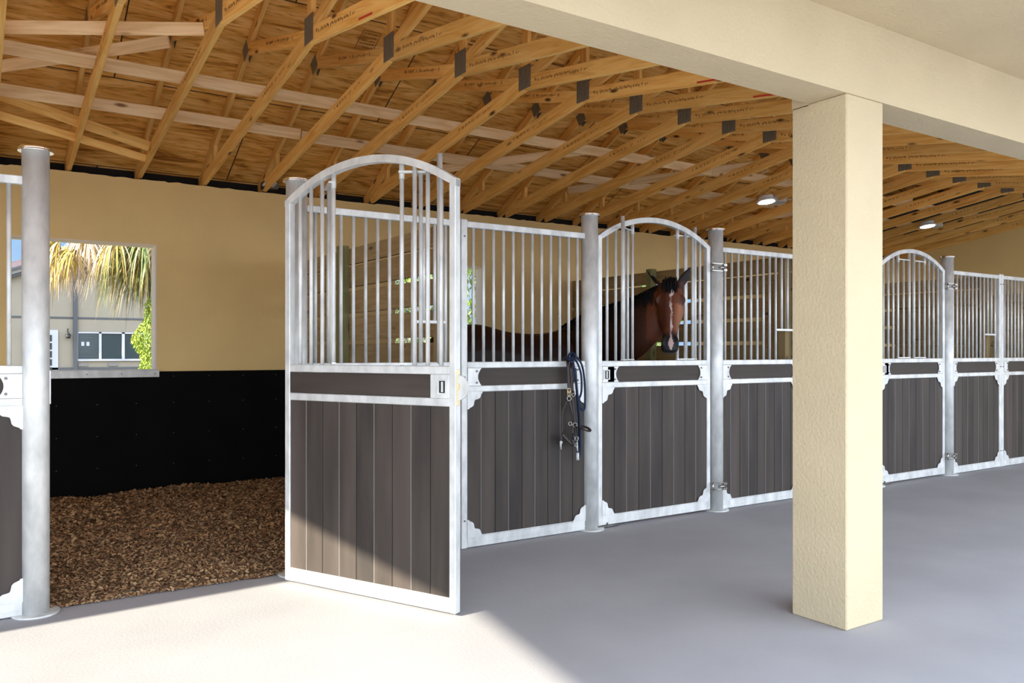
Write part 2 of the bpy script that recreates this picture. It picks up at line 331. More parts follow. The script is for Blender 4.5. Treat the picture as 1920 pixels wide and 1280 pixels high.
# ------------------------------------------------------------------ roof trusses
CHH = .12   # chord depth
def chord(name, ya, za, yb, zb, w, h, mt, parent, base, edge='bottom'):
    """board in the truss plane whose lower edge runs (ya,za)-(yb,zb)"""
    d = Vector((0, yb-ya, zb-za)).normalized(); u = Vector((0, -d.z, d.y));
    if u.z < 0: u = -u
    p0 = Vector((0, ya, za))+u*h/2-base; p1 = Vector((0, yb, zb))+u*h/2-base
    return board(name, p0, p1, w, h, mt, parent, up=u)
def chz(y): return ZA-(ZA-ZW)*abs(y-YA)/(YW-YA)
def make_truss():
    base = Vector((0, YW, ZW)); root = empty('roof_truss', (0, YW, ZW)); t = .038
    chord('bottom_chord', YW+.03, ZW+.004, YA+.01, ZA, t, CHH, 'pine', root, base)
    chord('bottom_chord', YB0+.14, ZC+.005, YA-.005, ZA, t, CHH, 'pine', root, base)
    chord('top_chord', YW+.48, 3.96-.5*(YW+.48-7.13), YA+.02, 3.96+.5*(7.13-YA-.02), t, .089, 'pine', root, base)
    chord('top_chord', YB0+.14, 3.96-.5*((2*YA-YB0-.14)-7.13), YA-.02, 3.96+.5*(7.13-YA-.02), t, .089, 'pine', root, base)
    chord('web', YA+.03, ZA+.01, 7.16, 3.95, t-.001, .10, 'pine', root, base)
    chord('web', YA-.03, ZA+.06, 2*YA-7.05, 3.96, t-.001, .089, 'pine', root, base)
    board('king_post', Vector((0, YA, ZA+.10))-base, Vector((0, YA, 4.75))-base, t-.001, .089, 'pine', root, up=(0, 1, 0))
    for yy in (8.28, 2*YA-8.28):
        zc = ZA-(ZA-ZW)*abs(yy-YA)/(YW-YA)+.1; board('web', Vector((0, yy, zc))-base, Vector((0, yy, 3.99-.5*(abs(yy-YA)+YA-7.13)))-base, t-.001, .07, 'pine', root, up=(0, 1, 0))
    def plate(y, z, w, h, a):
        for s in (-1, 1):
            m = MB().box((-.0015, -w/2, -h/2), (.0015, w/2, h/2))
            o = m.obj('nail_plate', M['plate'], root, (s*.0215, y-base.y, z-base.z), (a, 0, 0))
    plate(YA, ZA+.105, .17, .19, 0); plate(7.16, 4.0, .13, .17, -.46); plate(2*YA-7.1, 4.02, .13, .15, .46)
    # rows of ink print on the chord faces
    r = random.Random(5)
    for (ya, za, yb, zb, n) in ((YA-.15, ZA+.045, YA-.85, ZA-.06, 34), (YA+.35, ZA+.155, YA+1.0, ZA+.32, 30), (YA+.5, ZA+.0, YA+1.1, ZA-.09, 26)):
        m = MB(); dy, dz = (yb-ya)/n, (zb-za)/n
        m.add([(-.0203, ya-base.y, za-.0004-base.z), (-.0203, yb-base.y, zb-.0004-base.z), (-.0203, yb-base.y, zb+.0004-base.z), (-.0203, ya-base.y, za+.0004-base.z)], [(0, 1, 2, 3)])
        for k in range(n):
            if r.random() < .15: continue
            y = ya+dy*k; z = za+dz*k
            for q in range(r.choice((1, 2, 2, 3))):
                yy = y+r.uniform(-.3, .3)*abs(dy); zz = z+r.uniform(-.008, .008); hh = r.uniform(.005, .011); ww = r.uniform(.0015, .005)
                m.box((-.0206, yy-ww-base.y, zz-hh-base.z), (-.0195, yy+ww-base.y, zz+hh-base.z))
        m.obj('ink_stamp', M['ink'], root)
    return root
ORD = 'first second third fourth fifth sixth seventh eighth ninth tenth eleventh twelfth thirteenth fourteenth fifteenth sixteenth seventeenth eighteenth nineteenth twentieth twenty-first twenty-second twenty-third twenty-fourth twenty-fifth twenty-sixth'.split()
truss = make_truss(); K0, K1 = -2, 22
for k in range(K1, K0-1, -1):
    o = truss if k == K1 else copy_tree(truss)
    x = min(X0+SPX*k, XE-.035); o.location.x = x
    over = 'left of the open stall' if x < .3 else 'over the open stall door' if x < 1.8 else 'over the horse back' if x < 4.1 else 'over the stall with the horse' if x < 5.5 else 'just left of the column' if x < 7.9 else 'right of the column' if x < 9.3 else 'above the far right stalls'
    if k in (2, 6, 7, 8):
        y_a, y_b = (4.7, 4.5) if k == 2 else (4.25, 3.1)
        board('chalk_line', (-.0195, y_a-YW, chz(y_a)+.010-ZW), (-.0195, y_b-YW, chz(y_b)+.010-ZW), .002, .014, 'red', o)
    tag(o, 'pine roof truss %s, %s from the right end wall' % (over, ORD[K1-k]), 'roof truss', 'pine roof trusses with steel nail plates')
def ply_stamp(c, sx, sy, parent):
    bpy.context.view_layer.update()
    c = Vector(c); U = Vector((1, 0, 0)); V = Vector((0, -2, 1)).normalized(); Nn = U.cross(V).normalized(); Nn = Nn if Nn.z < 0 else -Nn
    mb = MB(); r = random.Random(8)
    def q(x0, y0, x1, y1): mb.add([c+U*a+V*b+Nn*.003 for a, b in ((x0, y0), (x1, y0), (x1, y1), (x0, y1))], [(0, 1, 2, 3)])
    for a in (-1, 1): q(a*sx-.003, -sy, a*sx+.003, sy); q(-sx, a*sy-.003, sx, a*sy+.003)
    for j in range(5):
        y = -sy*.7+j*sy*.35; x = -sx*.8; q(-sx, y-.0004, sx, y+.0004)
        while x < sx*.8: w_ = r.uniform(.004, .014); q(x, y-.010, x+w_, y+.010); x += w_+r.uniform(.004, .010)
    o = mb.obj('ink_stamp', M['ink']); o.parent = parent; o.matrix_parent_inverse = parent.matrix_world.inverted()
ply_stamp((3.0, 6.866, 4.190), .085, .11, bpy.data.objects['ceiling_back_slope'])
# bracing boards running along the roof on top of the bottom chords
def chz(y): return ZA-(ZA-ZW)*abs(y-YA)/(YW-YA)
rr = random.Random(11)
def runner(name, y, x0, x1, mt, label, zadd=0, y2=None, z2=None, h=.10, w=.038):
    z = chz(y)+CHH+zadd+.06; y2 = y if y2 is None else y2; z2 = z if z2 is None else z2
    o = board(name, (x0, y, z), (x1, y2, z2), w, h, mt, None, up=(0, -.35, 1)); tag(o, label, 'brace board', 'brace boards nailed across the roof trusses'); return o
runner('brace_board', 6.80, -2.0, 3.3, 'palepine', 'pale brace board over the upper bottom chords, left run above the open stall')
runner('brace_board', 6.83, 3.32, 7.5, 'palepine', 'pale brace board over the upper bottom chords, middle run above the horse stall')
runner('brace_board', 6.80, 7.52, 14.2, 'palepine', 'pale brace board over the upper bottom chords, right run toward the end wall')
runner('brace_board', 7.52, -2.0, 2.6, 'palepine', 'lower pale brace board near the back wall, left run above the open stall')
runner('brace_board', 7.56, 2.62, 7.7, 'palepine', 'lower pale brace board near the back wall, middle run above the horse stall')
runner('brace_board', 7.52, 7.72, 14.2, 'palepine', 'lower pale brace board near the back wall, right run toward the end wall')
def diag(a, b, label, mt='palepine', w=.038, h=.09):
    o = board('brace_board', a, b, w, h, mt, None, up=(0, -.4, 1)); tag(o, label, 'brace board', 'brace boards nailed across the roof trusses')
diag((-.6, 6.75, 3.50), (1.39, 6.02, 3.67), 'nearly level brace board at the top left, ending at a nail plate')
diag((-.5, 7.75, 3.42), (1.27, 6.6, 3.74), 'brace board at the top left that rises toward the second nail plate')
diag((-.6, 7.2, 3.50), (1.37, 8.02, 3.26), 'long slanting brace board at the left that drops toward the back wall', 'pine')
diag((-.6, 7.4, 3.36), (1.38, 8.25, 3.20), 'lowest slanting brace board at the left, close above the back wall', 'pine', h=.07)
diag((6.2, 8.1, 3.40), (7.75, 6.4, 3.60), 'slanting brace board over the stall front beside the column')
diag((4.0, 8.2, 3.36), (5.5, 6.9, 3.55), 'slanting brace board above the brown horse')
diag((9.6, 8.2, 3.36), (11.2, 6.6, 3.58), 'slanting brace board above the far stalls right of the column')
# black sheets lying over the last bays
m = MB()
for (xa, xb) in ((11.85, 12.32), (12.45, 12.93), (13.06, 13.55), (13.67, 14.15)):
    m.add([(xa, 5.75, chz(5.75)+CHH+.135), (xb, 5.75, chz(5.75)+CHH+.135), (xb, 8.1, chz(8.1)+CHH+.135), (xa, 8.1, chz(8.1)+CHH+.135)], [(0, 1, 2, 3)])
    n = len(m.v); m.add([(p[0], p[1], p[2]+.006) for p in m.v[-4:]], [(3, 2, 1, 0)])
tag(m.obj('black_sheet', M['dullblack']), 'black sheet between the last trusses by the right end wall', 'roofing felt')

# ------------------------------------------------------------------ stall fronts
HT, R1, R2, BR = 2.33, (1.283, 1.328), (1.113, 1.157), (.006, .082)
def gusset(mb, cx, cz, sx, sz, a=.125, y=-.027):
    pr = [(0, 0), (1, 0), (1, .1), (.94, .13), (.9, .22), (.85, .34), (.76, .42), (.66, .44), (.56, .46), (.49, .49), (.46, .56), (.44, .66), (.42, .76), (.34, .85), (.22, .9), (.13, .94), (.1, 1), (0, 1)]
    poly = [(cx+sx*a*p[0], cz+sz*a*p[1]) for p in pr]
    mb.prism(poly, y, y+.004)
def planks(mb, x0, x1, z0, z1, n, y0=-.015, y1=.015, skew=0):
    w_ = (x1-x0)/n
    for i in range(n):
        a = x0+i*w_; g = .0018
        mb.bbox((a+g, y0, z0), (a+w_-g, y1, z1), .0025, (0, 3, 0, 4, 3, 0, 4, 0, 3)[(i+skew*2) % 9])
        if i: mb.box((a-.0016 if (i+skew) % 2 else a-.0012, y0+.001, z0), (a+.0016 if (i+skew) % 2 else a+.0012, y1-.001, z1), 1 if (i+skew) % 2 else 2)
def end_plate(side, x, xo):
    """bolted plate with a hollow edge around the board end; x edge at frame, side +1 = plate goes to the right"""
    z0, z1 = R2[1], R1[0]; zc = (z0+z1)/2; h = (z1-z0)/2; pts = [(x, z0), (x, z1)]
    for k in range(9):
        a = -1+2*k/8; pts.append((x+side*(.115-.03*(1-a*a)), zc-a*h))
    mb = MB().prism(pts, -.026, -.022)
    return mb
def name_board(x0, x1):
    z0, z1 = R2[1]+.002, R1[0]-.002; zc = (z0+z1)/2; h = (z1-z0)/2; pts = []
    for k in range(9):
        a = 1-2*k/8; pts.append((x0-.03*(1-a*a), zc+a*h))
    for k in range(9):
        a = -1+2*k/8; pts.append((x1+.03*(1-a*a), zc+a*h))
    return MB().prism(pts, -.018, .014)
def bolts(parent, pts, y=-.03, r=.0085, n=10):
    me = MB().tube((0, .006, 0), (0, -.003, 0), r, r*.8, n=n).mesh('bolt', M['galv_dark'])
    for x, z in pts:
        o = bpy.data.objects.new('bolt', me); COL.objects.link(o); o.parent = parent; o.location = (x, y, z)
def gstrip(x0, x1, z):  # small bottom lip
    return
def make_panel(kind):
    """kind 'L': free at the right end (round post there), tube upright at the left; 'R': the other way round"""
    root = empty('stall_screen', (0, 0, 0)); Wp = GW-(.07 if kind == 'L' else .07); PW = .05
    # local x 0..GW; post side has .065 taken by the round post
    a, b = (.003, GW-.062) if kind == 'L' else (.062, GW-.003)
    u0, u1 = (a, a+PW) if kind == 'L' else (b-PW, b)
    ia, ib = (u1, b) if kind == 'L' else (a, u0)
    f = MB(); c = .004
    f.bbox((u0, -.023, .003), (u1, .023, HT+.012), c)
    for z0, z1 in ((HT-.045, HT), R1, R2, BR): f.bbox((ia-.002, -.022, z0), (ib+.002, .022, z1), c)
    f.box((ia, -.026, .034), (ib, -.0215, .040)); f.box((ia, -.0245, .082), (ib, -.018, .088))
    f.obj('frame', M['galv'], root)
    n = 12; stp = (ib-ia)/(n+.4); fm = None
    for k in range(n):
        x = ia+stp*(k+.7); z0 = R1[1]-.003
        if kind == 'R' and k in (n-2, n-3): z0 = 1.605
        bkey = ('bar', z0)
        if bkey not in make_panel.c: make_panel.c[bkey] = MB().tube((0, 0, z0), (0, 0, HT-.042), .0115, n=12).mesh('bar', M['galv'])
        o = bpy.data.objects.new('bar', make_panel.c[bkey]); COL.objects.link(o); o.parent = root; o.location = (x, 0, 0)
        if kind == 'R' and k == n-4: fx0 = x
        if kind == 'R' and k == n-1: fx1 = x
    if kind == 'R': MB().bbox((fx0, -.012, 1.596), (fx1, .012, 1.618), .003).obj('feed_opening_rail', M['galv'], root)
    m = MB(); planks(m, ia, ib, BR[1]-.004, R2[0]+.004, 9 if kind == 'L' else 9); m.obj('plank_infill', [M['plank'], M['seam'], M['dullblack'], M['plank2'], M['plank3']], root)
    name_board(ia+.115, ib-.115).obj('rail_board', M['board'], root)
    for s, x in ((1, ia), (-1, ib)):
        p = end_plate(s, x, 0).obj('end_plate', M['galv'], root)
        bolts(p, [(x+s*.075, R2[1]+.022), (x+s*.075, R1[0]-.022)])
    for cx_, cz_, sx, sz in ((ia, R2[0], 1, -1), (ib, R2[0], -1, -1), (ia, BR[1], 1, 1), (ib, BR[1], -1, 1)):
        g = MB(); gusset(g, cx_-sx*.003, cz_-sz*.003, sx, sz); g.obj('corner_bracket', M['galv'], root)
    bolts(root, [((u0+u1)/2, z) for z in (2.22, 1.22, .2)], r=.006)
    return root
make_panel.c = {}
def arch_pts(w, z0, z1, n=24, x0=0.0):
    s = z1-z0; R = (w*w/4+s*s)/(2*s); cz = z1-R; a = math.asin(w/2/R)
    return [(x0+w/2+R*math.sin(-a+2*a*i/n), cz+R*math.cos(-a+2*a*i/n)) for i in range(n+1)]
DWID = 1.268
def make_door(gates, guard=.03, rods=(2.545, 2.545)):
    """gates: (left angle, right angle) by which the two little bar gates are folded back; local x 0 = latch side, hinge at DWID"""
    root = empty('stall_door', (0, 0, 0)); W_ = DWID; c = .004; PW = .042
    f = MB()
    f.bbox((0, -.023, .02), (PW, .023, 2.325), c); f.bbox((W_-PW, -.023, .02), (W_, .023, 2.325), c)
    for z0, z1 in (R1, R2, (.02, .098)): f.bbox((PW-.002, -.022, z0), (W_-PW+.002, .022, z1), c)
    f.box((PW, -.026, .046), (W_-PW, -.0215, .052)); f.box((PW, .0215, .046), (W_-PW, .026, .052)); f.box((PW, .018, .098), (W_-PW, .026, .102)); f.box((PW, -.026, .098), (W_-PW, -.018, .102))
    f.obj('frame', M['galv'], root)
    ap = arch_pts(W_, 2.318, 2.515); th = .042; cz_ = 2.515-(W_*W_/4+.197**2)/(2*.197)
    lo = []
    for x, z in ap:
        d = Vector((x-W_/2, z-cz_)).normalized(); lo.append((x-d.x*th, z-d.y*th))
    lo[0] = (0, 2.28); lo[-1] = (W_, 2.28)
    m = MB(); n = len(ap); vs = []
    for (x, z), (x2, z2) in zip(ap, lo): vs += [(x, -.0225, z), (x, .0225, z), (x2, .0225, z2), (x2, -.0225, z2)]
    fs = [(0, 1, 2, 3), tuple(4*(n-1)+k for k in (3, 2, 1, 0))]
    for i in range(n-1):
        for k in range(4): fs.append((4*i+k, 4*i+(k+1) % 4, 4*i+4+(k+1) % 4, 4*i+4+k))
    m.add(vs, fs); m.obj('arch_rail', M['galv'], root)
    def arch_z(x):
        R = (W_*W_/4+.197**2)/(2*.197); return cz_+math.sqrt(R*R-(x-W_/2)**2)-th
    cx_ = W_/2
    for s in (-1, 1):
        for dx in (.255, .345, .435, .525):
            x = cx_+s*dx; mb_ = MB().tube((x, 0, R1[1]-.003), (x, 0, arch_z(x)+.01), .012, n=12); mb_.obj('bar', M['galv'], root)
    for s, ang_, rz_ in zip((-1, 1), gates, rods):
        # swinging bar gate, pivot on the .255 bar; extends toward the centre when closed
        g = empty('bar_gate', (cx_+s*.255, 0, 0)); g.parent = root; g.rotation_euler = (0, 0, ang_)
        dr = -s; gw = .21
        fr = MB(); fr.box((min(0, dr*gw)-.014, -.03 if ang_ else -.012, 2.388), (max(0, dr*gw)+.014, -.006 if ang_ else .012, 2.400)).box((min(0, dr*gw)-.014, -.012, R1[1]+.004), (max(0, dr*gw)+.014, .012, R1[1]+.014))
        fr.tube((0, 0, 2.36), (0, 0, 2.44), .015, n=10)
        fr.obj('gate_rail', M['galv'], g)
        MB().tube((dr*.105, 0, R1[1]+.01), (dr*.105, 0, 2.39), .0115, n=12).obj('bar', M['galv'], g)
        MB().tube((dr*gw, 0, R1[1]+.008), (dr*gw, 0, rz_), .0155, n=12).obj('bolt_rod', M['galv'], g)
    m = MB(); planks(m, PW-.002, W_-PW+.002, .095, R2[0]+.004, 9, skew=1); m.obj('plank_infill', [M['plank'], M['seam'], M['dullblack'], M['plank2'], M['plank3']], root)
    lx = .135   # latch case on the free side
    name_board(PW+.17, W_-PW-.095).obj('rail_board', M['board'], root)
    MB().bbox((PW+.125, .006, R2[1]+.003), (W_-PW-.003, .021, R1[0]-.003), .002).obj('inner_rail_board', M['board'], root)
    p = end_plate(1, PW+.055, 0).obj('end_plate', M['galv'], root); bolts(p, [(PW+.13, R2[1]+.022), (PW+.13, R1[0]-.022)])
    p = end_plate(-1, W_-PW, 0).obj('end_plate', M['galv'], root); bolts(p, [(W_-PW-.075, R2[1]+.022), (W_-PW-.075, R1[0]-.022)])
    lc = MB().bbox((PW-.001, -.026, R2[1]-.001), (PW+.124, .024, R1[0]+.001), .003).obj('latch_case', M['galv'], root)
    lw = MB()
    for sy in (-1, 1): y0, y1 = (-.030, -.0255) if sy < 0 else (.0235, .028); lw.box((PW+.02, y0, 1.185), (PW+.06, y1, 1.25))
    lw.obj('latch_opening', M['dullblack'], lc)
    lf = MB()
    for sy in (-1, 1):
        y0, y1 = (-.034, -.026) if sy < 0 else (.024, .032)
        lf.box((PW+.012, y0, 1.178), (PW+.020, y1, 1.257)).box((PW+.06, y0, 1.178), (PW+.07, y1, 1.257)).box((PW+.02, y0, 1.25), (PW+.06, y1, 1.257)).box((PW+.02, y0, 1.178), (PW+.06, y1, 1.185)).box((PW+.033, y0, 1.19), (PW+.046, y1, 1.245))
    lf.obj('latch_surround', M['galv'], lc)
    poly = [(-guard*math.sin(math.pi*k/16), 1.215+max(guard, .055)*math.cos(math.pi*k/16)) for k in range(17)]
    MB().prism(poly, -.005, .005).obj('latch_guard', M['galv'], root)
    lk = MB().bbox((-.004, -.014, 1.12), (.001, .014, 1.31), .001).box((-.016, -.010, 1.20), (-.003, .010, 1.235)).obj('lock_plate', M['brass'], root)
    for cx2, cz2, sx, sz in ((PW, R2[0], 1, -1), (W_-PW, R2[0], -1, -1), (PW, .098, 1, 1), (W_-PW, .098, -1, 1)):
        g = MB(); gusset(g, cx2-sx*.003, cz2-sz*.003, sx, sz); g.obj('corner_bracket', M['galv'], root)
    MB().tube((.03, -.03, .012), (.2, -.03, .012), .008, n=8).tube((.09, -.03, .012), (.09, -.03, .04), .006, n=8).obj('floor_bolt', M['galv_dark'], root)
    return root
def make_post():
    root = empty('stall_post', (0, 0, 0))
    MB().tube((0, 0, .008), (0, 0, 2.475), .066, n=32).obj('post_tube', M['galv'], root)
    MB().tube((0, 0, 2.466), (0, 0, 2.474), .085, n=32).tube((0, 0, 2.474), (0, 0, 2.492), .083, .076, n=32).obj('cap', M['chrome'], root)
    MB().tube((0, 0, 0), (0, 0, .012), .115, n=32).obj('foot_plate', M['galv'], root)
    return root
def clamps(post):
    for z in (2.14, .22):
        m = MB().tube((0, 0, z-.03), (0, 0, z-.022), .071, n=24).tube((0, 0, z+.022), (0, 0, z+.03), .071, n=24)
        m.box((-.12, -.075, z-.034), (.02, -.062, z-.028)).box((-.12, -.075, z+.028), (.02, -.062, z+.034))
        m.tube((-.03, -.075, z), (.05, -.075, z), .013, .009, n=10).tube((-.1, -.06, z-.04), (-.1, -.06, z+.04), .010, n=8)
        for dx in (.03, .045): m.tube((dx, -.085, z-.022), (dx, -.06, z-.022), .012, n=6).tube((dx, -.085, z+.022), (dx, -.06, z+.022), .012, n=6)
        m.obj('hinge_clamp', M['ringsteel'], post)
post = make_post(); pos = [(P0, 'round galvanised post at the left edge, left of the open stall', 0), (P0+DW, 'round galvanised post half hidden behind the open stall door', 0),
    (P0+DW+2*GW, 'round galvanised post beside the hanging halter, left of the horse', 0), (P0+2*DW+2*GW, 'round galvanised hinge post right of the horse', 1),
    (P0+2*DW+4*GW, 'round galvanised post hidden behind the thick column', 0), (P0+3*DW+4*GW, 'round galvanised hinge post right of the thick column', 1)]
first = True; PG = 'round posts of the stall fronts'
for x, lab, hg in pos:
    o = post if first else copy_tree(post); first = False; o.location = (x, D, 0); tag(o, lab, 'post', PG)
    if hg: clamps(o)
    if x == P0: MB().bbox((.062, -.016, 1.12), (.070, .016, 1.30), .001).obj('strike_plate', M['galv'], o)
panL, panR = make_panel('L'), make_panel('R')
pl = [(-1, 'L', 'barred stall front cut off at the left edge of the photo'), (0, 'R', 'barred stall front seen through and behind the open door'), (0, 'L', 'barred stall front with the halter and blue rope on it, horse back behind'),
      (1, 'R', 'barred stall front right of the horse, running behind the column'), (1, 'L', 'barred stall front hidden behind the thick column'),
      (2, 'R', 'barred stall front with a feed opening, right of the column'), (2, 'L', 'barred stall front at the far right edge')]
fl = {'L': True, 'R': True}
for i, kd, lab in pl:
    src = panL if kd == 'L' else panR; o = src if fl[kd] else copy_tree(src); fl[kd] = False
    x = P0+DW+PER*i+(0 if kd == 'R' else GW); o.location = (x, D, 0); tag(o, lab, 'stall front', 'barred stall fronts')
DG = 'arched stall doors'
d2 = make_door((-2.67, math.pi), .03, (2.48, 2.48)); d2.location = (P0+PER+.07, D, 0); tag(d2, 'closed arched stall door with the brown horse looking out through its gap', 'stall door', DG)
d1 = make_door((-2.6, 2.45), .068, (2.50, 2.39)); d1.location = (0, 0, 0)
# open leaf: hinge end at (1.63,4.93), free end at (2.165,3.78)
h0 = Vector((1.628, 4.935)); e0 = Vector((2.166, 3.785)); dv = (h0-e0).normalized(); a_ = math.atan2(dv.y, dv.x)
d1.location = (h0.x-dv.x*DWID, h0.y-dv.y*DWID, -.004); d1.rotation_euler = (0, 0, a_); tag(d1, 'arched stall door standing wide open, sun on its lower boards', 'stall door', DG)
d3 = make_door((0, 0), .03, (2.50, 2.50)); d3.location = (P0+2*PER+.07, D, 0); tag(d3, 'closed arched stall door with all its bars shut, right of the column', 'stall door', DG)

# ------------------------------------------------------------------ wooden partitions
def make_partition():
    root = empty('stall_partition', (0, 0, 0)); y0, y1 = D+.09, YW-.03
    tops = [(2.19, 2.335), (1.985, 2.17), (1.75, 1.945), (1.51, 1.71), (1.28, 1.47), (1.06, 1.25), (.85, 1.04), (.64, .83), (.43, .62), (.22, .41), (.02, .2)]
    for a, b in tops: board('plank', (0, y0, (a+b)/2), (0, y1, (a+b)/2), .038, b-a, 'treated', root)
    for yy in (7.08, y0+.05):
        board('partition_post', (-.066, yy, .02), (-.066, yy, 2.36 if yy > 6 else 2.3), .089, .089, 'greenpost' if yy > 6 else 'treated', root, up=(0, 1, 0))
    board('partition_post', (.066, y1-.05, .02), (.066, y1-.05, 2.3), .089, .089, 'greenpost', root, up=(0, 1, 0))
    return root
pt = make_partition()
for i, lab in enumerate(['plank partition on the left of the horse stall, seen through the open door bars', 'plank partition behind the horse head and the bars right of it', 'plank partition in the stall seen right of the column', 'plank partition against the right end wall']):
    o = pt if i == 0 else copy_tree(pt); o.location = (min(mids[i+1], XE-.13), 0, 0); tag(o, lab, 'partition', 'treated plank partitions between stalls')

# ------------------------------------------------------------------ bedding
def bedding(x0, x1, y0, y1, label, flakes):
    r = random.Random(9); nx, ny = 90, 90; mb = MB(); vs = []
    def hgt(x, y):
        e = min(1, max(0, (y-y0)/.9)); n = .5+.5*math.sin(x*3.1+1.3*math.sin(y*2.3))*math.cos(y*2.1+x*.8)
        b_ = math.exp(-((y-(y1-.2))/.38)**2)
        return .012+.05*e*(.4+.6*n)+b_*(.012+.018*math.sin(x*4.6+.6)+.008*math.sin(x*11))
    for j in range(ny+1):
        for i in range(nx+1):
            x = x0+(x1-x0)*i/nx; y = y0+(y1-y0)*j/ny
            yy = y-(.05*math.sin(x*5)+.03*math.sin(x*13+1)) if j == 0 else y
            vs.append((x, yy, hgt(x, y)+r.uniform(-.006, .006) if j else .002))
    fs = [(j*(nx+1)+i, j*(nx+1)+i+1, (j+1)*(nx+1)+i+1, (j+1)*(nx+1)+i) for j in range(ny) for i in range(nx)]
    mb.add(vs, fs, 0, True)
    for k in range(flakes):
        y = y0-.07+(y1-y0+.06)*(r.random()**1.15); x = r.uniform(x0, x1); z = hgt(x, max(y, y0))+.006 if y > y0+.02 else .006
        a = r.uniform(0, 6.283); l = r.uniform(.006, .014)*(1.0 if y < y0+1.2 else 1.35); w_ = l*r.uniform(.3, .7); t1 = r.uniform(-.5, .5); t2 = r.uniform(-.6, .6)
        u = Vector((math.cos(a), math.sin(a), t1))*l; v = Vector((-math.sin(a), math.cos(a), t2))*w_; p = Vector((x, y, z+abs(t1)*l+abs(t2)*w_))
        q = u.cross(v).normalized()*.0012
        mb.add([p-u-v*.6, p+u*.8-v, p+u+v*.7, p-u*.9+v], [(0, 1, 2, 3)], 1+r.choice((0, 0, 1, 1, 2)))
    o = mb.obj('wood_shavings', [M['bed'], M['flake1'], M['flake2'], M['flake3']]); tag(o, label, 'bedding', kind='stuff'); return o
M['bed'] = mat('bedding_base', (.17, .09, .038), .9, 0, 30, .4)
M['flake1'] = mat('shaving_a', (.44, .29, .15), .8); M['flake2'] = mat('shaving_b', (.27, .15, .07), .8); M['flake3'] = mat('shaving_c', (.13, .065, .03), .8)
bedding(-.86, 2.77, D+.10, YW-.045, 'thick wood shaving bedding on the floor of the open stall', 100000)
bedding(3.04, 6.56, D+.12, YW-.10, 'wood shaving bedding under the brown horse', 500)

